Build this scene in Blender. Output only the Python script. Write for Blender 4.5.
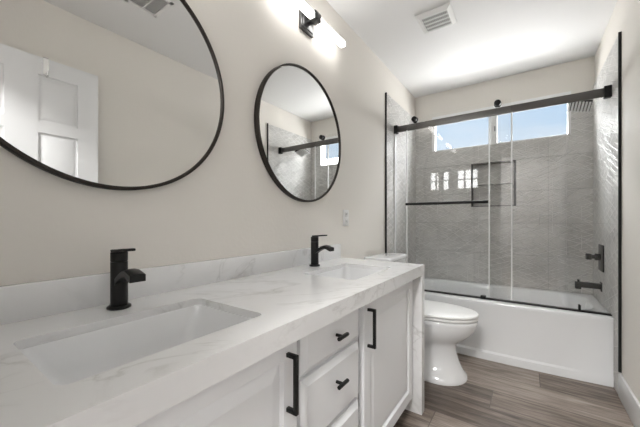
import bpy, bmesh, math, random
from mathutils import Vector, Matrix
for o in list(bpy.data.objects): bpy.data.objects.remove(o)
S = bpy.context.scene
C = S.collection
PI = math.pi
W, H, YB, YT = 1.536, 2.502, 3.433, 2.568      # room width, ceiling height, back wall, front edge of the shower tile

# ---------------------------------------------------------------- camera, world, lights, exposure
F = 297.48
cam = bpy.data.cameras.new('camera'); co = bpy.data.objects.new('camera', cam); C.objects.link(co)
co.location = (1.058, 0.0, 1.0894)
co.rotation_euler = (PI/2, 0, 0.6075)
cam.sensor_width = 36; cam.lens = F/640*36; cam.clip_start = 0.02
cam.shift_y = (220.43-213.5)/640
S.camera = co
S.view_settings.view_transform = 'Standard'; S.view_settings.look = 'None'
S.view_settings.gamma = 1; S.view_settings.use_curve_mapping = False
S.view_settings.exposure = 1.2

wd = bpy.data.worlds.new('sky'); S.world = wd; wd.use_nodes = True
nt = wd.node_tree; bg = nt.nodes['Background']
tc = nt.nodes.new('ShaderNodeTexCoord'); nz = nt.nodes.new('ShaderNodeTexNoise'); nz.inputs['Scale'].default_value = 3.0
nz.inputs['Detail'].default_value = 5
mp = nt.nodes.new('ShaderNodeMapping'); mp.inputs['Scale'].default_value = (1, 1, 2.5)
rp = nt.nodes.new('ShaderNodeValToRGB')
rp.color_ramp.elements[0].position = .38; rp.color_ramp.elements[0].color = (.55, .74, .96, 1)
rp.color_ramp.elements[1].position = .75; rp.color_ramp.elements[1].color = (.86, .93, 1.0, 1)
nt.links.new(tc.outputs['Generated'], mp.inputs[0]); nt.links.new(mp.outputs[0], nz.inputs['Vector'])
nt.links.new(nz.outputs[0], rp.inputs[0]); nt.links.new(rp.outputs[0], bg.inputs[0]); bg.inputs[1].default_value = .46

def area(name, loc, rot, sx, sy, power, col=(1, 1, 1)):
    l = bpy.data.lights.new(name, 'AREA'); l.shape = 'RECTANGLE'; l.size = sx; l.size_y = sy; l.energy = power; l.color = col
    o = bpy.data.objects.new(name, l); C.objects.link(o); o.location = loc; o.rotation_euler = rot
    return o
area('hall_fill_light', (0.9, -0.95, H-.012), (0, 0, 0), .5, .5, 52, (1, .99, .975))  # added lamp in the unseen hall, fills the room through the doorway
area('window_daylight', (.78, YB+1.15, 3.25), (math.radians(-48), 0, 0), 2.2, 1.2, 230, (.97, .985, 1))
area('window_ground_bounce', (.78, YB+.45, 1.82), (math.radians(-105), 0, 0), 1.8, .5, 22, (1, .99, .97))

# ---------------------------------------------------------------- materials
def mat(name, col=(.8, .8, .8), rough=.5, metal=0, spec=.5, emit=None, es=0, coat=0):
    m = bpy.data.materials.new(name); m.use_nodes = True; b = m.node_tree.nodes['Principled BSDF']
    b.inputs['Base Color'].default_value = (*col, 1); b.inputs['Roughness'].default_value = rough
    b.inputs['Metallic'].default_value = metal; b.inputs['Specular IOR Level'].default_value = spec
    b.inputs['Coat Weight'].default_value = coat
    if emit: b.inputs['Emission Color'].default_value = (*emit, 1); b.inputs['Emission Strength'].default_value = es
    return m
class NT:
    def __init__(s, m): s.t = m.node_tree; s.b = s.t.nodes['Principled BSDF']
    def n(s, kind, **kw):
        x = s.t.nodes.new('ShaderNode'+kind)
        for k, v in kw.items(): setattr(x, k, v)
        return x
    def l(s, a, b): s.t.links.new(a, b)
    def m(s, op, a, b=None, c=None):
        x = s.n('Math', operation=op)
        for i, v in enumerate((a, b, c)):
            if v is None: continue
            if isinstance(v, (int, float)): x.inputs[i].default_value = v
            else: s.l(v, x.inputs[i])
        return x.outputs[0]
    def ramp(s, f, stops):
        r = s.n('ValToRGB'); e = r.color_ramp.elements
        e[0].position, e[0].color = stops[0][0], (*stops[0][1], 1); e[1].position, e[1].color = stops[-1][0], (*stops[-1][1], 1)
        for p, c in stops[1:-1]:
            k = e.new(p); k.color = (*c, 1)
        s.l(f, r.inputs[0]); return r.outputs[0]
    def noise(s, vec, sc, det=2, rough=.5, dist=0):
        x = s.n('TexNoise'); x.inputs['Scale'].default_value = sc; x.inputs['Detail'].default_value = det
        x.inputs['Roughness'].default_value = rough; x.inputs['Distortion'].default_value = dist
        s.l(vec, x.inputs['Vector']); return x.outputs[0]
    def pos(s):
        return s.n('NewGeometry').outputs['Position']
    def mapping(s, v, sc=(1, 1, 1), rot=(0, 0, 0), loc=(0, 0, 0)):
        x = s.n('Mapping'); x.inputs['Scale'].default_value = sc; x.inputs['Rotation'].default_value = rot; x.inputs['Location'].default_value = loc
        s.l(v, x.inputs[0]); return x.outputs[0]
    def bump(s, h, strength, dist=.01):
        x = s.n('Bump'); x.inputs['Strength'].default_value = strength; x.inputs['Distance'].default_value = dist
        s.l(h, x.inputs['Height']); s.l(x.outputs[0], s.b.inputs['Normal'])

def wall_paint(name, col, sc=55, st=.12):
    m = mat(name, col, .6, spec=.3); t = NT(m); p = t.pos()
    t.bump(t.noise(p, sc, 3), st, .006)
    return m
M = {}
M['paint'] = wall_paint('warm_wall_paint', (.795, .763, .712))
M['hall'] = wall_paint('dimmed_hall_wall', (.36, .35, .34))  # hall walls darkened to weaken their reflection in the shower glass
M['ceiling'] = wall_paint('ceiling_paint', (.82, .82, .82), 70, .10)
M['cab'] = mat('cabinet_paint', (.86, .87, .885), .38)
M['trimwhite'] = mat('white_trim_paint', (.74, .74, .74), .35)
M['doorpaint'] = mat('door_paint', (.76, .765, .775), .35)
M['black'] = mat('matte_black_metal', (.010, .010, .010), .38, 0, spec=.3)
M['bronze'] = mat('dark_bar_metal', (.15, .145, .14), .28, .85)
M['frame'] = mat('dark_bronze_frame', (.032, .026, .022), .38, .6)
M['plate'] = mat('sconce_metal', (.10, .10, .10), .28, .8)
M['china'] = mat('glazed_china', (.78, .785, .79), .08, coat=.3)
M['tub'] = mat('tub_enamel', (.80, .81, .82), .12)
M['plastic'] = mat('white_plastic', (.82, .82, .81), .35)
M['dark'] = mat('dark_slot', (.02, .02, .02), .7)
M['grey'] = mat('grey_duct', (.17, .17, .17), .7)
M['chrome'] = mat('chrome', (.75, .75, .75), .12, 1)
M['vinyl'] = mat('window_vinyl', (.85, .85, .85), .3)
M['mirror'] = mat('mirror_silver', (.88, .885, .88), 0.0, 1)
M['lamp'] = mat('lit_diffuser', (1, 1, 1), .4, emit=(1, .985, .96), es=4)
M['panel'] = mat('lit_window_pane', (1, 1, 1), .4, emit=(1, 1, 1), es=5)
M['disc'] = mat('fill_light_lens', (1, 1, 1), .4, emit=(1, .98, .95), es=5)  # glow of the fixture added for the hall fill
M['seal'] = mat('clear_vinyl_seal', (.93, .94, .94), .25)

def glass(name, tint=(.993, .995, .994), ior=1.5):
    m = bpy.data.materials.new(name); m.use_nodes = True; t = m.node_tree; t.nodes.clear()
    o = t.nodes.new('ShaderNodeOutputMaterial'); mx = t.nodes.new('ShaderNodeMixShader'); fr = t.nodes.new('ShaderNodeFresnel')
    fr.inputs[0].default_value = ior
    a = t.nodes.new('ShaderNodeBsdfTransparent'); a.inputs[0].default_value = (*tint, 1)
    g = t.nodes.new('ShaderNodeBsdfGlossy'); g.inputs['Roughness'].default_value = 0.0
    ge = t.nodes.new('ShaderNodeNewGeometry'); iv = t.nodes.new('ShaderNodeMath'); iv.operation = 'SUBTRACT'; iv.inputs[0].default_value = 1.0
    ml = t.nodes.new('ShaderNodeMath'); ml.operation = 'MULTIPLY'; m2 = t.nodes.new('ShaderNodeMath'); m2.operation = 'MULTIPLY'; m2.inputs[1].default_value = 1.8; m2.use_clamp = True
    t.links.new(ge.outputs['Backfacing'], iv.inputs[1]); t.links.new(fr.outputs[0], ml.inputs[0]); t.links.new(iv.outputs[0], ml.inputs[1]); t.links.new(ml.outputs[0], m2.inputs[0])
    t.links.new(m2.outputs[0], mx.inputs[0]); t.links.new(a.outputs[0], mx.inputs[1]); t.links.new(g.outputs[0], mx.inputs[2])
    t.links.new(mx.outputs[0], o.inputs[0]); return m
M['glass'] = glass('clear_glass')
M['glass2'] = glass('window_glass')

def marble():
    m = mat('veined_white_quartz', (.8, .8, .8), .16, coat=.1); t = NT(m); p = t.pos()
    v = t.mapping(p, (1, 1, 1), (.4, .5, .8), (.7, .23, .1))
    def vein(sc, wid, loc, dist):
        n = t.noise(t.mapping(v, (1, .45, 1), (0, 0, 0), loc), sc, 6, .55, dist)
        d = t.m('ABSOLUTE', t.m('SUBTRACT', n, .5))
        return t.ramp(d, [(0, (1, 1, 1)), (wid*.35, (.45, .45, .45)), (wid, (0, 0, 0))])
    mask = t.ramp(t.noise(p, 2.6, 3), [(.44, (0, 0, 0)), (.60, (1, 1, 1))])
    mask2 = t.ramp(t.noise(t.mapping(p, (1, 1, 1), (0, 0, 0), (4, 2, 1)), 4.5, 3), [(.46, (0, 0, 0)), (.6, (1, 1, 1))])
    f = t.m('ADD', t.m('MULTIPLY', t.m('MULTIPLY', vein(2.3, .035, (0, 0, 0), .6), mask), .5), t.m('MULTIPLY', t.m('MULTIPLY', vein(5.5, .03, (3, 1, 2), 1.0), mask2), .35))
    cloud = t.m('MULTIPLY', t.m('MULTIPLY', t.ramp(t.noise(v, 3.2, 5, .6), [(.5, (0, 0, 0)), (.72, (1, 1, 1))]), mask), .30)
    col = t.ramp(t.m('ADD', f, cloud), [(0, (.80, .80, .80)), (.5, (.60, .595, .585)), (1, (.42, .41, .40))])
    t.l(col, t.b.inputs['Base Color']); return m
M['marble'] = marble()

def floor_wood():
    m = mat('grey_brown_plank', (.3, .25, .2), .42); t = NT(m); p = t.pos()
    sx = t.n('SeparateXYZ'); t.l(p, sx.inputs[0]); x, y = sx.outputs[0], sx.outputs[1]
    ry = t.m('DIVIDE', t.m('SUBTRACT', y, 1.985), .215); row = t.m('FLOOR', ry); fy = t.m('SUBTRACT', ry, row)
    rx = t.m('DIVIDE', t.m('SUBTRACT', t.m('SUBTRACT', x, .88), t.m('MULTIPLY', row, .725)), 1.2); colu = t.m('FLOOR', rx); fx = t.m('SUBTRACT', rx, colu)
    cid = t.n('CombineXYZ'); t.l(row, cid.inputs[0]); t.l(colu, cid.inputs[1]); cid.inputs[2].default_value = 3.7
    wn = t.n('TexWhiteNoise'); wn.noise_dimensions = '3D'; t.l(cid.outputs[0], wn.inputs['Vector'])
    off = t.n('VectorMath', operation='MULTIPLY_ADD'); t.l(wn.outputs['Color'], off.inputs[0]); off.inputs[1].default_value = (9, 9, 9)
    t.l(p, off.inputs[2])
    g1 = t.noise(t.mapping(off.outputs[0], (1.3, 16, 1)), 2.2, 7, .65, .8)
    g2 = t.noise(t.mapping(off.outputs[0], (4, 75, 1)), 3.0, 3, .6)
    g = t.m('ADD', t.m('MULTIPLY', g1, .8), t.m('MULTIPLY', g2, .25))
    g = t.m('ADD', g, t.m('MULTIPLY', t.m('SUBTRACT', wn.outputs['Value'], .5), .36))
    col = t.ramp(g, [(.34, (.055, .04, .031)), (.49, (.135, .104, .083)), (.60, (.235, .19, .158)), (.76, (.38, .325, .28))])
    ey = t.m('MINIMUM', fy, t.m('SUBTRACT', 1, fy)); ex = t.m('MINIMUM', fx, t.m('SUBTRACT', 1, fx))
    gap = t.m('MAXIMUM', t.m('LESS_THAN', ey, .009), t.m('LESS_THAN', ex, .0018))
    mx = t.n('Mix', data_type='RGBA'); t.l(gap, mx.inputs['Factor']); t.l(col, mx.inputs['A']); mx.inputs['B'].default_value = (.10, .08, .066, 1)
    t.l(mx.outputs['Result'], t.b.inputs['Base Color'])
    t.bump(t.m('SUBTRACT', t.m('MULTIPLY', g, .3), gap), .25, .002)
    return m
M['floor'] = floor_wood()

def tile(name, axis):
    m = mat(name, (.4, .4, .4), .42); t = NT(m); p = t.pos()
    sx = t.n('SeparateXYZ'); t.l(p, sx.inputs[0]); u = sx.outputs[axis]; v = sx.outputs[2]
    TW, TH = .61, .305
    ru = t.m('DIVIDE', u, TW); rv = t.m('DIVIDE', t.m('SUBTRACT', v, .455), TH)
    cu, cv = t.m('FLOOR', ru), t.m('FLOOR', rv); fu, fv = t.m('SUBTRACT', ru, cu), t.m('SUBTRACT', rv, cv)
    cid = t.n('CombineXYZ'); t.l(cu, cid.inputs[0]); t.l(cv, cid.inputs[1]); cid.inputs[2].default_value = axis+.3
    wn = t.n('TexWhiteNoise'); wn.noise_dimensions = '3D'; t.l(cid.outputs[0], wn.inputs['Vector'])
    total = None
    # raised ribs: families of parallel lines, each family switched on in its own patches
    for k, (ang, per, wd_, seed) in enumerate([(20, .052, .003, 1.3), (-20, .052, .003, 7.9), (38, .075, .0028, 4.4), (-38, .075, .0028, 11.1), (90, .10, .0028, 15.7), (20, .026, .002, 21.0)]):
        a = math.radians(ang); nx, ny = -math.sin(a), math.cos(a)
        d = t.m('ADD', t.m('MULTIPLY', u, nx/per), t.m('MULTIPLY', v, ny/per))
        fr = t.m('ABSOLUTE', t.m('SUBTRACT', t.m('FRACT', d), .5))
        line = t.n('MapRange'); line.inputs['From Min'].default_value = 0; line.inputs['From Max'].default_value = 1.5*wd_/per
        line.inputs['To Min'].default_value = 1; line.inputs['To Max'].default_value = 0; t.l(fr, line.inputs['Value'])
        cell = t.n('CombineXYZ')
        # patches cut along the crossing direction
        b = math.radians(-ang if ang != 90 else 30)
        e = t.m('ADD', t.m('MULTIPLY', u, -math.sin(b)/.11), t.m('MULTIPLY', v, math.cos(b)/.11))
        t.l(t.m('FLOOR', d), cell.inputs[0]); t.l(t.m('FLOOR', e), cell.inputs[1]); cell.inputs[2].default_value = seed
        w2 = t.n('TexWhiteNoise'); w2.noise_dimensions = '3D'; t.l(cell.outputs[0], w2.inputs['Vector'])
        on = t.m('GREATER_THAN', w2.outputs['Value'], .42 if k < 4 else .7)
        s = t.m('MULTIPLY', line.outputs[0], on)
        total = s if total is None else t.m('MAXIMUM', total, s)
    cloud = t.noise(t.mapping(p, (1, 1, 1.5)), 3.2, 5, .6, .4)
    fine = t.noise(p, 160, 3, .7)
    g = t.m('ADD', t.m('ADD', t.m('MULTIPLY', cloud, .7), t.m('MULTIPLY', fine, .22)), t.m('MULTIPLY', t.m('SUBTRACT', wn.outputs['Value'], .5), .10))
    col = t.ramp(g, [(.30, (.50, .49, .472)), (.62, (.70, .688, .665))])
    eu = t.m('MULTIPLY', t.m('MINIMUM', fu, t.m('SUBTRACT', 1, fu)), TW); ev = t.m('MULTIPLY', t.m('MINIMUM', fv, t.m('SUBTRACT', 1, fv)), TH)
    grout = t.m('LESS_THAN', t.m('MINIMUM', eu, ev), .0012)
    mx = t.n('Mix', data_type='RGBA'); t.l(total, mx.inputs['Factor']); t.l(col, mx.inputs['A']); mx.inputs['B'].default_value = (.82, .81, .79, 1)
    mf = t.n('Mix', data_type='RGBA'); t.l(grout, mf.inputs['Factor']); t.l(mx.outputs['Result'], mf.inputs['A']); mf.inputs['B'].default_value = (.46, .455, .445, 1)
    t.l(mf.outputs['Result'], t.b.inputs['Base Color'])
    t.bump(t.m('SUBTRACT', t.m('ADD', total, t.m('MULTIPLY', fine, .03)), grout), .9, .004)
    return m
M['tile_x'] = tile('embossed_grey_tile_back', 0)
M['tile_y'] = tile('embossed_grey_tile_side', 1)

# ---------------------------------------------------------------- mesh helpers
def box(bm, lo, hi, bev=0, seg=2, rot=None, piv=None):
    r = bmesh.ops.create_cube(bm, size=1); vs = r['verts']
    for v in vs:
        v.co = Vector([(lo[i]+hi[i])/2 + v.co[i]*(hi[i]-lo[i]) for i in range(3)])
    if bev:
        es = list({e for v in vs for e in v.link_edges})
        r2 = bmesh.ops.bevel(bm, geom=es, offset=bev, segments=seg, affect='EDGES', profile=.5)
        vs = list({v for f in r2['faces'] for v in f.verts} | {v for v in vs if v.is_valid})
    if rot is not None: bmesh.ops.rotate(bm, verts=[v for v in vs if v.is_valid], cent=piv or [(lo[i]+hi[i])/2 for i in range(3)], matrix=rot)
    return vs
def cyl(bm, a, b, r, r2=None, n=24, bev=0):
    a, b = Vector(a), Vector(b); d = b-a
    q = d.to_track_quat('Z', 'Y').to_matrix()
    rings = []
    prof = [(0, r), (1, r if r2 is None else r2)]
    L = d.length
    if bev: 
        e = r if r2 is None else r2
        prof = [(0, r-bev), (bev*.3/L, r-bev*.3), (bev/L, r), (1-bev/L, e), (1-bev*.3/L, e-bev*.3), (1, e-bev)]
    for t, rr in prof:
        rings.append([bm.verts.new(a+d*t+q@Vector((math.cos(2*PI*k/n)*rr, math.sin(2*PI*k/n)*rr, 0))) for k in range(n)])
    skin(bm, rings); bm.faces.new(rings[0][::-1]); bm.faces.new(rings[-1])
def skin(bm, rings):
    n = len(rings[0])
    for A, B in zip(rings, rings[1:]):
        for k in range(n):
            bm.faces.new((A[k], A[(k+1) % n], B[(k+1) % n], B[k]))
def ring(bm, pts): return [bm.verts.new(p) for p in pts]
def rrect(cx, cy, hx, hy, r, z, k=6, bow=0):
    P = []
    for (sx, sy, a0) in ((1, 1, 0), (-1, 1, 90), (-1, -1, 180), (1, -1, 270)):
        for i in range(k+1):
            a = math.radians(a0+90*i/k)
            P.append((cx+sx*(hx-r)+r*math.cos(a), cy+sy*(hy-r)+r*math.sin(a), z))
    # subdivide the long sides
    Q = []
    for i, p in enumerate(P):
        Q.append(p); q = P[(i+1) % len(P)]
        if i % (k+1) == k:
            for j in range(1, 10):
                t = j/10; Q.append(tuple(p[c]+(q[c]-p[c])*t for c in range(3)))
    if bow:
        Q = [(x, y-bow*max(0, 1-((x-cx)/hx)**2) if y < cy-hy*.75 else y, zz) for x, y, zz in Q]
    return Q
def obj(name, bm, m, parent=None, smooth=40, kind=None):
    bmesh.ops.recalc_face_normals(bm, faces=bm.faces)
    me = bpy.data.meshes.new(name); bm.to_mesh(me); bm.free()
    for mm in (m if isinstance(m, list) else [m]): me.materials.append(mm)
    if smooth:
        for p in me.polygons: p.use_smooth = True
        me.set_sharp_from_angle(angle=math.radians(smooth))
    o = bpy.data.objects.new(name, me); C.objects.link(o)
    if parent:
        o.parent = parent
        w = parent.matrix_basis.copy(); q = parent.parent
        while q: w = q.matrix_basis @ w; q = q.parent
        # geometry is written in room coordinates: move it into the parent's frame
        me.transform(w.inverted())
    if kind: o['kind'] = kind
    return o
def tag(o, label, cat, group=None):
    o['label'] = label; o['category'] = cat
    if group: o['group'] = group
    return o
def thing(name, loc, label, cat, group=None):
    o = bpy.data.objects.new(name, None); C.objects.link(o); o.location = loc; o.empty_display_size = .05
    return tag(o, label, cat, group)
def part(name, bm, m, parent, label=None, **k):
    o = obj(name, bm, m, parent, **k)
    if label: o['label'] = label
    return o
def dup(root, loc, label):
    r = root.copy(); C.objects.link(r); r.location = loc; r['label'] = label
    for ch in list(root.children):
        c = ch.copy(); C.objects.link(c); c.parent = r
        for g in list(ch.children):
            d = g.copy(); C.objects.link(d); d.parent = c
    return r
def bm_(): return bmesh.new()
def B(name, boxes, m, parent=None, bev=0, kind=None, smooth=40, label=None):
    b = bm_()
    for lo, hi in boxes: box(b, lo, hi, bev)
    o = obj(name, b, m, parent, smooth=smooth, kind=kind)
    if label: o['label'] = label
    return o

# ---------------------------------------------------------------- room shell
ST = 'structure'
YH = -1.9      # far side of the hall behind the camera
B('floor', [((-.1, YH, -.05), (W+.5, YB+.14, 0))], M['floor'], kind=ST)
B('ceiling', [((-.1, YH, H), (W+.5, YB+.14, H+.05))], M['ceiling'], kind=ST)
B('wall_left', [((-.1, -.12, 0), (0, YB+.14, H))], M['paint'], kind=ST)
B('wall_right', [((W, -.12, 0), (W+.1, YB+.14, H))], M['paint'], kind=ST)
WX0, WX1, WZ0, WZ1 = .191, 1.38, 1.85, 2.235
NX0, NX1, NZ0, NZ1 = .591, .956, 1.238, 1.668
yb0, yb1 = YB+.01, YB+.14
B('wall_back', [((0, yb0, 0), (W, yb1, NZ0)), ((0, yb0, NZ0), (NX0, yb1, NZ1)), ((NX1, yb0, NZ0), (W, yb1, NZ1)), ((NX0, YB+.10, NZ0), (NX1, yb1, NZ1)),
                ((0, yb0, NZ1), (W, yb1, WZ0)), ((0, yb0, WZ0), (WX0, yb1, WZ1)), ((WX1, yb0, WZ0), (W, yb1, WZ1)), ((0, yb0, WZ1), (W, yb1, H))], M['paint'], kind=ST)
# front wall with the doorway the camera stands in, and its small lit window
FX0, FX1, FZ0, FZ1 = .085, .405, 1.615, 1.945
DX0, DX1, DZ = .70, 1.45, 2.10
B('wall_front', [((0, -.12, 0), (FX0, 0, H)), ((FX0, -.12, 0), (FX1, 0, FZ0)), ((FX0, -.12, FZ1), (FX1, 0, H)), ((FX1, -.12, 0), (DX0, 0, H)),
                 ((DX0, -.12, DZ), (DX1, 0, H)), ((DX1, -.12, 0), (W, 0, H))], M['paint'], kind=ST)
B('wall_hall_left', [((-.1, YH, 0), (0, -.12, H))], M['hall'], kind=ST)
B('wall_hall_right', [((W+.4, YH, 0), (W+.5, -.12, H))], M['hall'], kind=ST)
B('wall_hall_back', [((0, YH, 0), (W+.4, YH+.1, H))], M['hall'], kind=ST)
# tile cladding
B('wall_shower_left', [((0, YT, 0), (.01, YB, 2.246))], M['tile_y'], kind=ST, smooth=0)
B('wall_shower_right', [((W-.01, YT, 0), (W, YB, 2.246))], M['tile_y'], kind=ST, smooth=0)
ZT = 2.165
x0, x1 = .01, W-.01
B('wall_shower_back', [((x0, YB, 0), (x1, yb0, NZ0)), ((x0, YB, NZ0), (NX0, yb0, NZ1)), ((NX1, YB, NZ0), (x1, yb0, NZ1)), ((x0, YB, NZ1), (x1, yb0, WZ0)),
                       ((x0, YB, WZ0), (WX0, yb0, ZT)), ((WX1, YB, WZ0), (x1, yb0, ZT)),
                       ((NX0, YB+.09, NZ0), (NX1, YB+.10, NZ1))], M['tile_x'], kind=ST, smooth=0)
B('shelf_niche', [((NX0+.002, YB+.004, 1.455), (NX1-.002, YB+.09, 1.468))], M['tile_x'], kind=ST)
t_ = .007
B('trim_1', [((NX0-.001, YB-.004, NZ0-t_), (NX1+t_, YB+.09, NZ0)), ((NX0-.001, YB-.004, NZ1), (NX1+t_, YB+.09, NZ1+.004)),
             ((NX0-.006, YB-.004, NZ0-t_), (NX0, YB+.09, NZ1+.004)), ((NX1, YB-.004, NZ0-t_), (NX1+.018, YB+.09, NZ1+.004))], M['black'], kind=ST)
B('trim_2', [((0, YT-.012, .12), (.014, YT, 2.25))], M['black'], kind=ST)
B('trim_3', [((W-.014, YT-.012, .155), (W, YT, 2.25))], M['black'], kind=ST)
# baseboards
def baseb(name, lo, hi, ax):
    b = bm_(); box(b, lo, hi, .004); obj(name, b, M['trimwhite'], kind=ST)
baseb('baseboard_right', (W-.014, 0.9, 0), (W, YT-.002, .15), 0)
baseb('baseboard_left', (0, 1.76, 0), (.014, YT-.002, .15), 0)
# upper window: vinyl slider, two sashes
win = B('window_1', [((WX0, YB-.004, WZ1-.045), (WX1, YB+.05, WZ1)), ((WX0, YB-.002, WZ0), (WX1, YB+.05, WZ0+.009)),
                     ((WX0, YB-.002, WZ0), (WX0+.034, YB+.05, WZ1)), ((WX1-.022, YB-.002, WZ0), (WX1, YB+.05, WZ1))], M['vinyl'], kind=ST, bev=.0015)
B('mullion', [((.755, YB+.004, WZ0+.009), (.815, YB+.045, WZ1-.045))], M['vinyl'], win, bev=.003)
B('pane', [((WX0+.034, YB+.024, WZ0+.009), (.755, YB+.029, WZ1-.045))], M['glass2'], win, smooth=0)
B('pane', [((.815, YB+.034, WZ0+.009), (WX1-.022, YB+.039, WZ1-.045))], M['glass2'], win, smooth=0)
B('latch', [((.79, YB-.006, WZ0+.13), (.80, YB+.004, WZ0+.18))], M['grey'], win, bev=.002)
# small divided window in the front wall (seen only as a reflection in the shower glass)
w2 = B('window_2', [((FX0, -.06, FZ0), (FX0+.012, 0.0, FZ1)), ((FX1-.012, -.06, FZ0), (FX1, 0.0, FZ1)), ((FX0, -.06, FZ0), (FX1, 0.0, FZ0+.012)), ((FX0, -.06, FZ1-.012), (FX1, 0.0, FZ1)),
                    ((.185, -.05, FZ0), (.215, -.01, FZ1)), ((.292, -.05, FZ0), (.318, -.01, FZ1)), ((FX0, -.05, 1.772), (FX1, -.01, 1.79))], M['trimwhite'], kind=ST)
B('pane', [((FX0+.01, -.056, FZ0+.01), (FX1-.01, -.05, FZ1-.01))], M['panel'], w2)
# door casing
B('trim_4', [((DX0-.001, -.135, 0), (DX0+.02, 0, DZ)), ((DX1-.012, -.135, 0), (DX1, 0, DZ)), ((DX0, -.135, DZ-.02), (DX1, 0, DZ)), ((DX0-.07, -.135, 0), (DX0, -.12, DZ+.07)), ((DX1, -.135, 0), (DX1+.07, -.12, DZ+.07)), ((DX0-.07, -.135, DZ), (DX1+.07, -.12, DZ+.07))], M['trimwhite'], kind=ST)

# open six-panel door leaf along the right wall (seen in the near mirror)
LX0, LX1, LY0, LY1, LZ0, LZ1 = 1.44, 1.475, .055, .82, .012, 2.095
b = bm_()
box(b, (LX0+.008, LY0, LZ0), (LX1-.008, LY1, LZ1))
cols = [(LY0+.115, LY0+.115+.195), (LY1-.115-.195, LY1-.115)]
rows = [(.22, .86), (1.0, 1.63), (1.70, 1.985)]
ys = [LY0, cols[0][0], cols[0][1], cols[1][0], cols[1][1], LY1]
for s, (xa, xb) in enumerate([(LX0, LX0+.008), (LX1-.008, LX1)]):
    for a, c in ((0, 1), (2, 3), (4, 5)): box(b, (xa, ys[a], LZ0), (xb, ys[c], LZ1))
    zz = [LZ0, rows[0][0], rows[0][1], rows[1][0], rows[1][1], rows[2][0], rows[2][1], LZ1]
    for (ya, yc) in cols:
        for k in (0, 2, 4, 6): box(b, (xa, ya, zz[k]), (xb, yc, zz[k+1]))
        for (za, zc) in rows:      # raised field with sloping border
            xo, xi = (LX0+.001, LX0+.008) if s == 0 else (LX1-.001, LX1-.008)
            A = [b.verts.new((xi, y, z)) for y, z in ((ya+.012, za+.012), (yc-.012, za+.012), (yc-.012, zc-.012), (ya+.012, zc-.012))]
            D = [b.verts.new((xo, y, z)) for y, z in ((ya+.034, za+.034), (yc-.034, za+.034), (yc-.034, zc-.034), (ya+.034, zc-.034))]
            skin(b, [A, D]); b.faces.new(D)
door = obj('door_1', b, M['doorpaint'], kind=ST, smooth=20)
for sx, xa in ((-1, LX0), (1, LX1)):
    b = bm_(); cyl(b, (xa, LY1-.065, .95), (xa+sx*.006, LY1-.065, .95), .028)
    cyl(b, (xa+sx*.006, LY1-.065, .95), (xa+sx*.022, LY1-.065, .95), .01); cyl(b, (xa+sx*.022, LY1-.065, .95), (xa+sx*.046, LY1-.065, .95), .026, bev=.008)
    obj('door_knob', b, M['black'], door)
for z in (.25, 1.05, 1.85):
    b = bm_(); cyl(b, (LX1+.002, LY0-.004, z-.045), (LX1+.002, LY0-.004, z+.045), .006, n=12); obj('hinge', b, M['black'], door)

# ---------------------------------------------------------------- bath tub
TY0, TZ = 2.685, .450
xc, hx = W/2, (W-.022)/2
yc, hy = (TY0+YB)/2, (YB-TY0)/2-.001
tub = thing('bathtub', (xc, yc, 0), 'white alcove bathtub with a flat front skirt, behind the toilet', 'bathtub')
b = bm_()
R = [ring(b, rrect(xc, yc, hx, hy, .006, 0.0, bow=.034)), ring(b, rrect(xc, yc, hx, hy, .006, .055, bow=.034)),
     ring(b, rrect(xc, yc+.003, hx, hy-.003, .006, .068, bow=.026)),
     ring(b, rrect(xc, yc, hx, hy, .006, TZ-.03, bow=.022)), ring(b, rrect(xc, yc, hx, hy, .006, TZ-.014, bow=.022)),
     ring(b, rrect(xc, yc+.002, hx, hy-.002, .007, TZ-.004, bow=.022)),
     ring(b, rrect(xc, yc+.005, hx-.001, hy-.006, .008, TZ, bow=.022)),
     ring(b, rrect(xc, yc+.033, hx-.055, hy-.085, .16, TZ)),
     ring(b, rrect(xc, yc+.033, hx-.064, hy-.094, .16, TZ-.006)),
     ring(b, rrect(xc, yc+.033, hx-.070, hy-.100, .16, TZ-.02)),
     ring(b, rrect(xc, yc+.03, hx-.10, hy-.125, .15, .22)),
     ring(b, rrect(xc, yc+.03, hx-.13, hy-.145, .13, .14)),
     ring(b, rrect(xc, yc+.03, hx-.19, hy-.20, .09, .115))]
skin(b, R); b.faces.new(R[-1])
part('shell', b, M['tub'], tub, smooth=35)
b = bm_(); cyl(b, (W-.20, yc+.03, .114), (W-.20, yc+.03, .119), .03, bev=.002); part('drain', b, M['black'], tub, 'black drain cover')

# ---------------------------------------------------------------- sliding shower door
GY = 2.765
sd = thing('sliding_shower_door', (xc, GY, TZ), 'frameless sliding glass shower door hanging from a dark rail over the tub', 'shower door')
b = bm_(); box(b, (.03, GY-.008, 1.93), (W-.028, GY+.006, 1.988), .0015); rail = part('rail', b, M['bronze'], sd, 'long dark metal rail')
for xa, xb in ((.010, .045), (W-.048, W-.010)):
    b = bm_(); box(b, (xa, GY-.02, 1.92), (xb, GY+.022, 1.998), .003); part('rail_bracket', b, M['black'], sd)
b = bm_(); box(b, (.011, GY-.024, TZ+.0006), (W-.011, GY+.020, TZ+.009), .002); part('bottom_track', b, M['black'], sd, 'low black track along the tub rim')
def pane(name, xa, xb, y, z0, z1, **k):
    return B(name, [((xa, y-.004, z0), (xb, y+.004, z1))], M['glass'], sd, smooth=0, **k)
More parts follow.
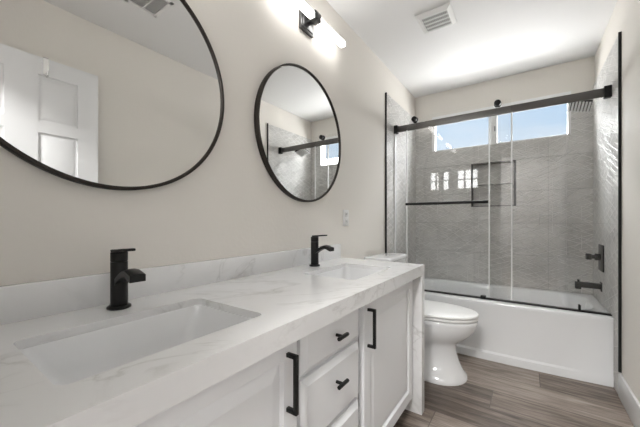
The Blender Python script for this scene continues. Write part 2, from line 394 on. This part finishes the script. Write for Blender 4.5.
# sliding panel in front of the rail
gy = GY-.018
p1 = pane('sliding_panel', .139, .957, gy, TZ+.02, 2.035)
for xs in (.133, .957):
    B('edge_seal', [((xs, gy-.006, TZ+.02), (xs+.010, gy+.006, 1.93))], M['seal'], p1, bev=.001)
for xr in (.211, .868):
    b = bm_(); cyl(b, (xr, gy-.028, 2.018), (xr, gy-.004, 2.018), .024, bev=.004, n=28); cyl(b, (xr, gy+.004, 2.018), (xr, gy+.030, 2.018), .027, bev=.004, n=28)
    part('roller', b, M['black'], p1)
b = bm_(); cyl(b, (.145, gy-.055, 1.238), (.808, gy-.055, 1.238), .0115, bev=.002, n=16)
for x in (.20, .76): cyl(b, (x, gy-.055, 1.238), (x, gy-.004, 1.238), .008, n=16)
part('towel_bar', b, M['black'], p1, 'black towel bar')
# fixed panel behind the rail
gy2 = GY+.014
p2 = pane('fixed_panel', .812, W-.012, gy2, TZ+.009, 1.992)
B('edge_seal', [((.802, gy2-.006, TZ+.02), (.812, gy2+.006, 1.93))], M['seal'], p2, bev=.001)
b = bm_(); box(b, (.748, gy-.02, TZ+.009), (.785, gy+.02, TZ+.028), .003); part('door_guide', b, M['black'], sd)
b = bm_(); cyl(b, (1.362, gy2-.022, TZ+.009), (1.362, gy2-.022, TZ+.045), .008, bev=.003, n=16); cyl(b, (1.362, gy2-.024, TZ+.04), (1.362, gy2, TZ+.04), .007, n=12)
part('bumper', b, M['black'], sd)
B('wall_jamb', [((.010, GY-.012, TZ+.009), (.024, GY+.018, 1.92))], M['seal'], sd, bev=.002)

# ---------------------------------------------------------------- shower fittings on the right wall
XW = W-.010
sh = thing('rain_shower', (XW, 3.06, 2.02), 'square black shower head with pale nozzles on an arm from the right wall', 'shower head')
b = bm_(); cyl(b, (XW, 3.06, 2.045), (XW-.006, 3.06, 2.045), .028, bev=.002); part('flange', b, M['black'], sh)
b = bm_(); cyl(b, (XW-.004, 3.06, 2.045), (XW-.085, 3.06, 2.035), .010, n=16); cyl(b, (XW-.083, 3.06, 2.037), (XW-.13, 3.06, 2.0), .010, n=16); cyl(b, (XW-.128, 3.06, 2.004), (XW-.135, 3.06, 1.984), .015, n=16); part('arm', b, M['black'], sh)
rot = Matrix.Rotation(math.radians(-14), 3, 'X') @ Matrix.Rotation(math.radians(16), 3, 'Y'); pv = (1.395, 3.06, 1.985)
b = bm_(); box(b, (1.325, 2.985, 1.979), (1.465, 3.135, 1.991), .003, rot=rot, piv=pv); hd = part('head_plate', b, M['black'], sh)
b = bm_()
for i in range(7):
    for j in range(7):
        x, y = 1.335+i*.02, 2.998+j*.0205
        box(b, (x-.006, y-.006, 1.969), (x+.006, y+.006, 1.9795), 0, rot=rot, piv=pv)
part('nozzles', b, M['plastic'], sh, 'pale rubber nozzles')
vl = thing('shower_valve', (XW, 3.075, .80), 'square black shower control plate with a lever knob, above the tub spout', 'shower valve')
b = bm_(); box(b, (XW-.008, 2.99, .705), (XW, 3.16, .905), .003); part('plate', b, M['black'], vl)
b = bm_(); cyl(b, (XW-.008, 3.075, .81), (XW-.04, 3.075, .81), .026, bev=.003); cyl(b, (XW-.04, 3.075, .81), (XW-.062, 3.075, .81), .015); box(b, (XW-.092, 3.05, .788), (XW-.06, 3.10, .832), .005); part('knob', b, M['black'], vl)
sp = thing('tub_spout', (XW, 3.09, .58), 'black square tub spout low on the right tiled wall above the tub', 'tub spout')
b = bm_(); box(b, (XW-.005, 3.055, .548), (XW, 3.125, .618), .002); part('flange', b, M['black'], sp)
b = bm_(); box(b, (1.372, 3.067, .566), (XW-.004, 3.113, .606), .004)
box(b, (1.372, 3.067, .552), (1.408, 3.113, .58), .004); part('spout_body', b, M['black'], sp)
b = bm_(); cyl(b, (1.392, 3.09, .606), (1.392, 3.09, .624), .008, bev=.002, n=14); part('diverter_knob', b, M['black'], sp)
b = bm_(); cyl(b, (xc-.0, yc, 0.02), (xc, yc, .03), .01); b.free()

# ---------------------------------------------------------------- toilet
TC = 2.24
to = thing('toilet', (.45, TC, 0), 'white elongated two-piece toilet with its lid down, between the vanity and the tub', 'toilet')
def egg(x0, x1, hw, z, n=48, ex=2.0, mid=.42):
    cx = x0+(x1-x0)*mid; P = []
    for k in range(n):
        a = 2*PI*k/n; c, s = math.cos(a), math.sin(a)
        e = 2/2.0 if c > 0 else 2/3.2
        x = cx+((x1-cx) if c > 0 else (cx-x0))*math.copysign(abs(c)**e, c); y = TC+hw*math.copysign(abs(s)**(2/2.15 if c > 0 else 2/2.8), s)
        P.append((x, y, z))
    return P
b = bm_()
spec = [(.20, .724, .175, 0, .64), (.20, .722, .175, .018, .64), (.205, .700, .150, .045, .6), (.21, .672, .112, .11, .5), (.21, .655, .107, .17, .5), (.21, .655, .110, .225, .5), (.21, .675, .125, .252, .48), (.205, .712, .150, .275, .47),
        (.20, .748, .168, .312, .46), (.18, .772, .180, .350, .44), (.165, .786, .187, .385, .42), (.165, .788, .188, .405, .42), (.175, .780, .181, .413, .42), (.26, .74, .13, .413, .42), (.27, .72, .115, .36, .42), (.33, .62, .06, .24, .42)]
R = [ring(b, egg(a, c, h, z, mid=mm)) for a, c, h, z, mm in spec]
skin(b, R); b.faces.new(R[0][::-1]); b.faces.new(R[-1])
part('bowl', b, M['china'], to, smooth=60)
def slab(x0_, x1_, hw, z0, z1, dome=0, r=.006):
    b = bm_(); R = [ring(b, egg(x0_+r, x1_-r, hw-r, z0)), ring(b, egg(x0_, x1_, hw, z0+r*.7)), ring(b, egg(x0_, x1_, hw, z1-r)), ring(b, egg(x0_+r*.4, x1_-r*.4, hw-r*.4, z1-r*.3)), ring(b, egg(x0_+r*1.3, x1_-r*1.3, hw-r*1.3, z1))]
    if dome:
        R += [ring(b, egg(x0_+.05, x1_-.06, hw-.05, z1+dome*.7)), ring(b, egg(x0_+.12, x1_-.14, hw-.10, z1+dome))]
    skin(b, R); b.faces.new(R[0][::-1]); b.faces.new(R[-1]); return b
part('seat', slab(.27, .791, .188, .417, .436), M['plastic'], to, smooth=60)
lid = part('lid', slab(.275, .794, .190, .439, .458, .006), M['plastic'], to, smooth=60)
for s in (-1, 1):
    b = bm_(); cyl(b, (.255, TC+s*.075-.02, .435), (.255, TC+s*.075+.02, .435), .014, bev=.003, n=16); part('seat_hinge', b, M['plastic'], to)
b = bm_(); R = [ring(b, rrect(.128, TC+.030, .085, .175, .03, .412)), ring(b, rrect(.128, TC+.030, .094, .188, .03, .45)), ring(b, rrect(.129, TC+.030, .100, .200, .03, .775))]
skin(b, R); b.faces.new(R[0][::-1]); b.faces.new(R[-1]); part('tank', b, M['china'], to, smooth=50)
b = bm_(); R = [ring(b, rrect(.130, TC+.030, .102, .203, .03, .776)), ring(b, rrect(.130, TC+.030, .108, .209, .034, .782)), ring(b, rrect(.130, TC+.030, .108, .209, .034, .800)), ring(b, rrect(.130, TC+.030, .102, .203, .03, .807)), ring(b, rrect(.130, TC+.030, .08, .18, .02, .810))]
skin(b, R); b.faces.new(R[0][::-1]); b.faces.new(R[-1]); part('tank_lid', b, M['china'], to, smooth=50)
b = bm_(); cyl(b, (.13, TC+.030, .809), (.13, TC+.030, .8115), .022, bev=.002); part('flush_button', b, M['chrome'], to)

# ---------------------------------------------------------------- vanity
CT, VX, V0, V1 = .8375, .576, .004, 1.742
SK = [(.3300, .3560, .1505, .2150), (.3230, 1.318, .1405, .2080)]     # sink cut-outs: centre x, y, half x, half y
ct = thing('countertop', (.28, .87, CT), 'white grey-veined stone countertop with backsplash and waterfall end over the vanity', 'countertop')
b = bm_()
ol = [b.verts.new((x, y, CT)) for x, y in ((0.001, V0), (VX, V0), (VX, V1), (0.001, V1))]
E_ = [b.edges.new((ol[i], ol[(i+1) % 4])) for i in range(4)]
for sx_, sy_, ax, ay in SK:
    P = []
    for (qx, qy, a0) in ((1, 1, 0), (-1, 1, 90), (-1, -1, 180), (1, -1, 270)):
        for i in range(7):
            a = math.radians(a0+15*i); P.append((sx_+qx*(ax-.022)+.022*math.cos(a), sy_+qy*(ay-.022)+.022*math.sin(a), CT))
    vs = [b.verts.new(p) for p in P]; E_ += [b.edges.new((vs[i], vs[(i+1) % len(vs)])) for i in range(len(vs))]
r = bmesh.ops.triangle_fill(b, edges=E_, use_beauty=True, use_dissolve=False)
fs = [f for f in r['geom'] if isinstance(f, bmesh.types.BMFace)]
ex = bmesh.ops.extrude_face_region(b, geom=fs)
for v in [v for v in ex['geom'] if isinstance(v, bmesh.types.BMVert)]: v.co.z -= .020
box(b, (VX-.020, V0, CT-.056), (VX, V1-.0525, CT-.0195))
part('slab', b, M['marble'], ct, smooth=30)
B('waterfall_panel', [((.001, V1-.052, 0), (VX, V1, CT-.020))], M['marble'], ct, smooth=0)
B('backsplash', [((0.001, V0, CT), (.021, V1-.002, .929))], M['marble'], ct, bev=.0012)

def sink(sx_, sy_, ax, ay, label):
    s = thing('sink', (sx_, sy_, CT-.15), label, 'sink', 'undermount sinks in the countertop')
    b = bm_(); z = CT-.0202
    R = [ring(b, rrect(sx_, sy_, ax+.018, ay+.018, .04, z)), ring(b, rrect(sx_, sy_, ax-.003, ay-.003, .024, z)),
         ring(b, rrect(sx_, sy_, ax-.007, ay-.007, .026, z-.006)),
         ring(b, rrect(sx_, sy_, ax-.022, ay-.035, .04, z-.07)), ring(b, rrect(sx_, sy_, ax-.036, ay-.062, .05, z-.108)),
         ring(b, rrect(sx_, sy_, ax-.058, ay-.095, .04, z-.122)), ring(b, rrect(sx_, sy_, .024, .024, .022, z-.130))]
    skin(b, R)
    R2 = [ring(b, rrect(sx_, sy_, ax+.018, ay+.018, .04, z-.010)), ring(b, rrect(sx_, sy_, ax-.010, ay-.012, .05, z-.085)), ring(b, rrect(sx_, sy_, ax-.05, ay-.085, .05, z-.142))]
    skin(b, [R[0]]+R2); b.faces.new(R2[-1]); b.faces.new(R[-1])
    part('basin', b, M['china'], s, smooth=45)
    b = bm_(); cyl(b, (sx_, sy_, z-.131), (sx_, sy_, z-.126), .022, bev=.002); cyl(b, (sx_, sy_, z-.126), (sx_, sy_, z-.121), .015, bev=.002)
    part('drain', b, M['black'], s, 'black drain stopper')
sink(*SK[0], 'white rectangular undermount sink nearest the camera, under the big near mirror')
sink(*SK[1], 'white rectangular undermount sink at the far end of the countertop, by the toilet')

def faucet(y, label):
    x = .095; z = CT
    f = thing('faucet', (x, y, z), label, 'faucet', 'black faucets behind the sinks')
    b = bm_(); R = []
    for s_, zz in ((.90, 0), (1, .002), (1, .007), (.86, .010)):
        R.append(ring(b, [(x+.030*s_*math.cos(2*PI*k/32), y+.030*s_*math.sin(2*PI*k/32), z+zz) for k in range(32)]))
    skin(b, R); b.faces.new(R[0][::-1]); b.faces.new(R[-1]); part('base_flange', b, M['black'], f)
    b = bm_(); cyl(b, (x, y, z+.008), (x, y, z+.134), .0215, bev=.0015, n=32); part('body', b, M['black'], f)
    b = bm_(); cyl(b, (x, y, z+.1345), (x, y, z+.162), .0215, bev=.002, n=32); part('handle_cap', b, M['black'], f)
    # flat lever
    b = bm_(); prof = [(-.004, .004, .0215), (.03, .0055, .018), (.055, .009, .014), (.077, .0095, .011)]
    R = []
    for dx, dz, hw in prof:
        zz = z+.1625
        R.append(ring(b, [(x+dx, y-hw, zz+dz-.004), (x+dx, y+hw, zz+dz-.004), (x+dx, y+hw, zz+dz+.003), (x+dx, y-hw, zz+dz+.003)]))
    skin(b, R); b.faces.new(R[0][::-1]); b.faces.new(R[-1])
    bmesh.ops.bevel(b, geom=list(b.edges), offset=.0012, segments=2, affect='EDGES')
    part('lever', b, M['black'], f)
    # curved open spout
    b = bm_(); R = []
    for k in range(11):
        t = k/10; dx = .012+t*.102; dz = .083+.031*math.sin(min(1, t*1.35)*PI/2)-.012*max(0, t-.6)/.4
        hw = .017+.003*t; th = .012 if t < .85 else .014
        if k == 0: th = .016
        R.append(ring(b, [(x+dx, y-hw, z+dz-th), (x+dx, y+hw, z+dz-th), (x+dx, y+hw, z+dz+.004), (x+dx, y+hw*.5, z+dz+.007), (x+dx, y-hw*.5, z+dz+.007), (x+dx, y-hw, z+dz+.004)]))
    skin(b, R); b.faces.new(R[0][::-1]); b.faces.new(R[-1]); part('spout', b, M['black'], f, smooth=35)
faucet(.373, 'black single-handle faucet at the near sink, under the big mirror')
faucet(1.334, 'black single-handle faucet at the far sink, under the smaller-looking far mirror')

# cabinet
cb = thing('vanity_cabinet', (.27, .86, 0), 'long pale grey vanity cabinet with two doors and three drawers under the stone top', 'cabinet')
CX, CF, CZ0 = .505, .530, .085
CZ1 = CT-.0205
b = bm_()
y1c = V1-.053
for ya, yb_ in ((V0, V0+.018), (.655, .673), (1.040, 1.058), (y1c-.018, y1c)): box(b, (.002, ya, CZ0), (CX-.002, yb_, CZ1 if ya > .6 and ya < 1.1 else CZ1))
box(b, (.002, V0, CZ0), (CX-.002, y1c, CZ0+.018)); box(b, (.002, V0, CZ0), (.010, y1c, .65))
# face frame
for ya, yb_ in ((V0, .030), (.650, .676), (1.037, 1.062), (1.662, y1c)): box(b, (CX-.018, ya, CZ0), (CX, yb_, CZ1))
box(b, (CX-.018, V0, .765), (CX, y1c, CZ1)); box(b, (CX-.018, V0, CZ0), (CX, y1c, CZ0+.03))
for z in (.6265, .402): box(b, (CX-.018, .670, z-.012), (CX, 1.042, z+.012))
part('carcass', b, M['cab'], cb, smooth=0)
B('toe_kick', [((.42, V0, 0), (.435, y1c, CZ0))], M['cab'], cb, smooth=0)
def rpanel(b, ya, yb_, za, zb, fr, deep=.010, ch=.022):
    """front: square edge, flat border of width fr, then a sloping bevel into the field"""
    def rg(i, x): return ring(b, [(x, ya+i, za+i), (x, yb_-i, za+i), (x, yb_-i, zb-i), (x, ya+i, zb-i)])
    if fr: R = [rg(0, CX+.0005), rg(0, CF-.002), rg(.002, CF), rg(fr, CF), rg(fr+.003, CF-deep), rg(fr+ch, CF-.003), rg(fr+ch+.001, CF-.003)]
    else: R = [rg(0, CX+.0005), rg(0, CF-.014), rg(ch, CF-.001), rg(ch+.001, CF)]
    skin(b, R); b.faces.new(R[0][::-1]); b.faces.new(R[-1])
def pull(parent, y, za, zb):
    b = bm_(); s = .0055
    box(b, (CF+.024, y-s, za), (CF+.035, y+s, zb), .0008)
    for z in (za, zb-.011): box(b, (CF+.0, y-s, z), (CF+.030, y+s, z+.011), .0008)
    part('handle', b, M['black'], parent, 'black bar handle')
zt_ = .772
for ya, yb_, hy_ in ((.022, .648, .606), (1.066, 1.672, 1.098)):
    b = bm_(); rpanel(b, ya, yb_, CZ0+.008, zt_, .056, .013, .040)
    d = part('door', b, M['cab'], cb, smooth=15); pull(d, hy_, .578, .735)
for za, zb, hz_ in ((.634, zt_, .703), (.410, .620, .545), (CZ0+.008, .396, .25)):
    b = bm_(); rpanel(b, .678, 1.036, za, zb, 0, ch=.018)
    d = part('drawer', b, M['cab'], cb, smooth=15)
    b = bm_(); yk = .857; cyl(b, (CF-.001, yk, hz_), (CF+.026, yk, hz_), .0055, n=14); cyl(b, (CF+.027, yk-.030, hz_), (CF+.027, yk+.030, hz_), .0068, bev=.001, n=6)
    part('pull', b, M['black'], d, 'black T-bar pull')

# ---------------------------------------------------------------- mirrors
def mirror(y, r, label):
    z = 1.574
    m = thing('round_mirror', (0.0, y, z), label, 'mirror', 'round mirrors over the sinks')
    b = bm_(); n = 128
    prof = [(r-.009, .002), (r+.002, .002), (r+.002, .028), (r, .030), (r-.007, .030), (r-.009, .028)]
    for k in range(n):
        pass
    R = [ring(b, [(xx, y+rr*math.cos(2*PI*k/n), z+rr*math.sin(2*PI*k/n)) for k in range(n)]) for rr, xx in prof]
    skin(b, R+[R[0]]); part('frame', b, M['frame'], m, smooth=50)
    b = bm_(); R = [ring(b, [(xx, y+(r-.0095)*math.cos(2*PI*k/n), z+(r-.0095)*math.sin(2*PI*k/n)) for k in range(n)]) for xx in (.003, .022)]
    skin(b, R); b.faces.new(R[0][::-1]); b.faces.new(R[-1]); part('mirror_glass', b, M['mirror'], m, smooth=30)
mirror(.397, .388, 'round dark-framed mirror above the near sink, cut off by the photo edge')
mirror(1.352, .377, 'round mirror in a thin dark frame above the far sink, seen whole')

# ---------------------------------------------------------------- wall lights
def sconce(y, label):
    z = 2.240; x = .070
    s = thing('wall_light', (0, y, z-.02), label, 'light fixture', 'bar lights above the mirrors')
    b = bm_(); box(b, (.001, y-.062, 2.176), (.018, y+.062, 2.296), .003); box(b, (.016, y-.05, 2.188), (.024, y+.05, 2.284), .003); box(b, (.02, y-.018, z-.018), (x-.02, y+.018, z+.018), .002); part('back_plate', b, M['plate'], s)
    b = bm_(); box(b, (x-.024, y-.029, z-.024), (x+.024, y+.029, z+.024), .003); part('clamp', b, M['plate'], s)
    b = bm_(); box(b, (x-.017, y-.315, z-.017), (x+.017, y+.315, z+.017), .005); part('light_tube', b, M['lamp'], s, 'glowing white square tube')
sconce(1.372, 'lit white bar light on a square grey plate above the far mirror')
sconce(.397, 'lit white bar light above the near mirror, outside the photo edge')
# ---------------------------------------------------------------- ceiling fan grille, air register, added hall fill light
vf = thing('exhaust_fan_grille', (.53, 2.18, H), 'white square exhaust fan grille in the ceiling above the toilet', 'vent')
vx0, vx1, vy0, vy1 = .425, .650, 2.062, 2.290
b = bm_()
def rg(i, z): return ring(b, [(vx0+i, vy0+i, z), (vx1-i, vy0+i, z), (vx1-i, vy1-i, z), (vx0+i, vy1-i, z)])
skin(b, [rg(0, H-.001), rg(0, H-.006), rg(.022, H-.024), rg(.028, H-.024), rg(.028, H-.012), rg(0.0, H-.001)]); part('frame', b, M['plastic'], vf, smooth=20)
B('backing', [((vx0+.026, vy0+.026, H-.014), (vx1-.026, vy1-.026, H-.011))], M['dark'], vf)
b = bm_()
n = 15
for i in range(n):
    x = vx0+.034+i*(vx1-vx0-.068)/(n-1); box(b, (x-.0021, vy0+.026, H-.0235), (x+.0021, vy1-.026, H-.0220))
for j in range(5):
    y = vy0+.028+j*(vy1-vy0-.056)/4; box(b, (vx0+.026, y-.0025, H-.0238), (vx1-.026, y+.0025, H-.020))
part('louvres', b, M['plastic'], vf, smooth=0)
rg_ = thing('air_register', (1.0, .93, H), 'white ceiling air register reflected at the top of the near mirror', 'vent')
ax0, ax1, ay0, ay1 = .87, 1.10, .845, 1.045
B('frame', [((ax0, ay0, H-.008), (ax1, ay0+.022, H-.001)), ((ax0, ay1-.022, H-.008), (ax1, ay1, H-.001)), ((ax0, ay0, H-.008), (ax0+.022, ay1, H-.001)), ((ax1-.022, ay0, H-.008), (ax1, ay1, H-.001))], M['plastic'], rg_, bev=.001)
B('backing', [((ax0+.02, ay0+.02, H-.003), (ax1-.02, ay1-.02, H-.001))], M['dark'], rg_)
b = bm_()
for i in range(10):
    x = ax0+.034+i*.018; box(b, (x-.0035, ay0+.02, H-.0090), (x+.0035, ay1-.02, H-.0078))
box(b, (ax0+.02, (ay0+ay1)/2-.004, H-.012), (ax1-.02, (ay0+ay1)/2+.004, H-.004))
part('louvres', b, M['plastic'], rg_, smooth=0)
def fill_fixture(x, y, label, r=.09):
    t = thing('hall_fill_fixture', (x, y, H), label, 'ceiling light', None)
    b = bm_(); n = 40
    R = [ring(b, [(x+rr*math.cos(2*PI*k/n), y+rr*math.sin(2*PI*k/n), z) for k in range(n)]) for rr, z in ((r, H-.001), (r, H-.004), (r-.012, H-.009), (r-.016, H-.004), (r-.016, H-.001))]
    skin(b, R+[R[0]]); part('rim', b, M['plastic'], t)
    b = bm_(); cyl(b, (x, y, H-.005), (x, y, H-.001), r-.017); part('lens', b, M['disc'], t)
fill_fixture(.9, -.95, 'added round ceiling fill light in the unseen hall behind the camera', .16)  # glowing fixture added out of view to go with the hall fill

# ---------------------------------------------------------------- small wall things
ou = thing('wall_outlet', (0, 1.838, 1.107), 'white two-socket outlet plate on the wall below and right of the far mirror', 'outlet')
b = bm_(); box(b, (.0005, 1.800, 1.050), (.006, 1.876, 1.165), .002); part('plate', b, M['plastic'], ou)
for z in (1.082, 1.132):
    b = bm_(); box(b, (.005, 1.822, z-.016), (.0085, 1.854, z+.016), .004); so = part('socket', b, M['plastic'], ou)
    B('slot', [((.008, 1.830, z-.004), (.0092, 1.833, z+.008)), ((.008, 1.843, z-.004), (.0092, 1.846, z+.008)), ((.008, 1.836, z-.012), (.0092, 1.840, z-.008))], M['grey'], so)
# over-the-door hook
hk = thing('over_door_hook', (1.45, .545, 2.1), 'small silver hook over the top of the white door, reflected in the near mirror', 'hook')
b = bm_(); box(b, (LX0-.004, .532, LZ1+.0005), (LX1+.004, .558, LZ1+.003)); box(b, (LX0-.004, .532, 1.985), (LX0-.001, .558, LZ1+.003)); box(b, (LX1+.001, .532, 2.04), (LX1+.004, .558, LZ1+.003))
part('strap', b, M['chrome'], hk)
b = bm_(); pts = [(LX0-.003, .545, 2.0), (LX0-.02, .545, 1.975), (LX0-.042, .545, 1.98), (LX0-.048, .545, 2.005)]
for p_, q_ in zip(pts, pts[1:]): cyl(b, p_, q_, .0045, n=12)
part('prong', b, M['chrome'], hk)
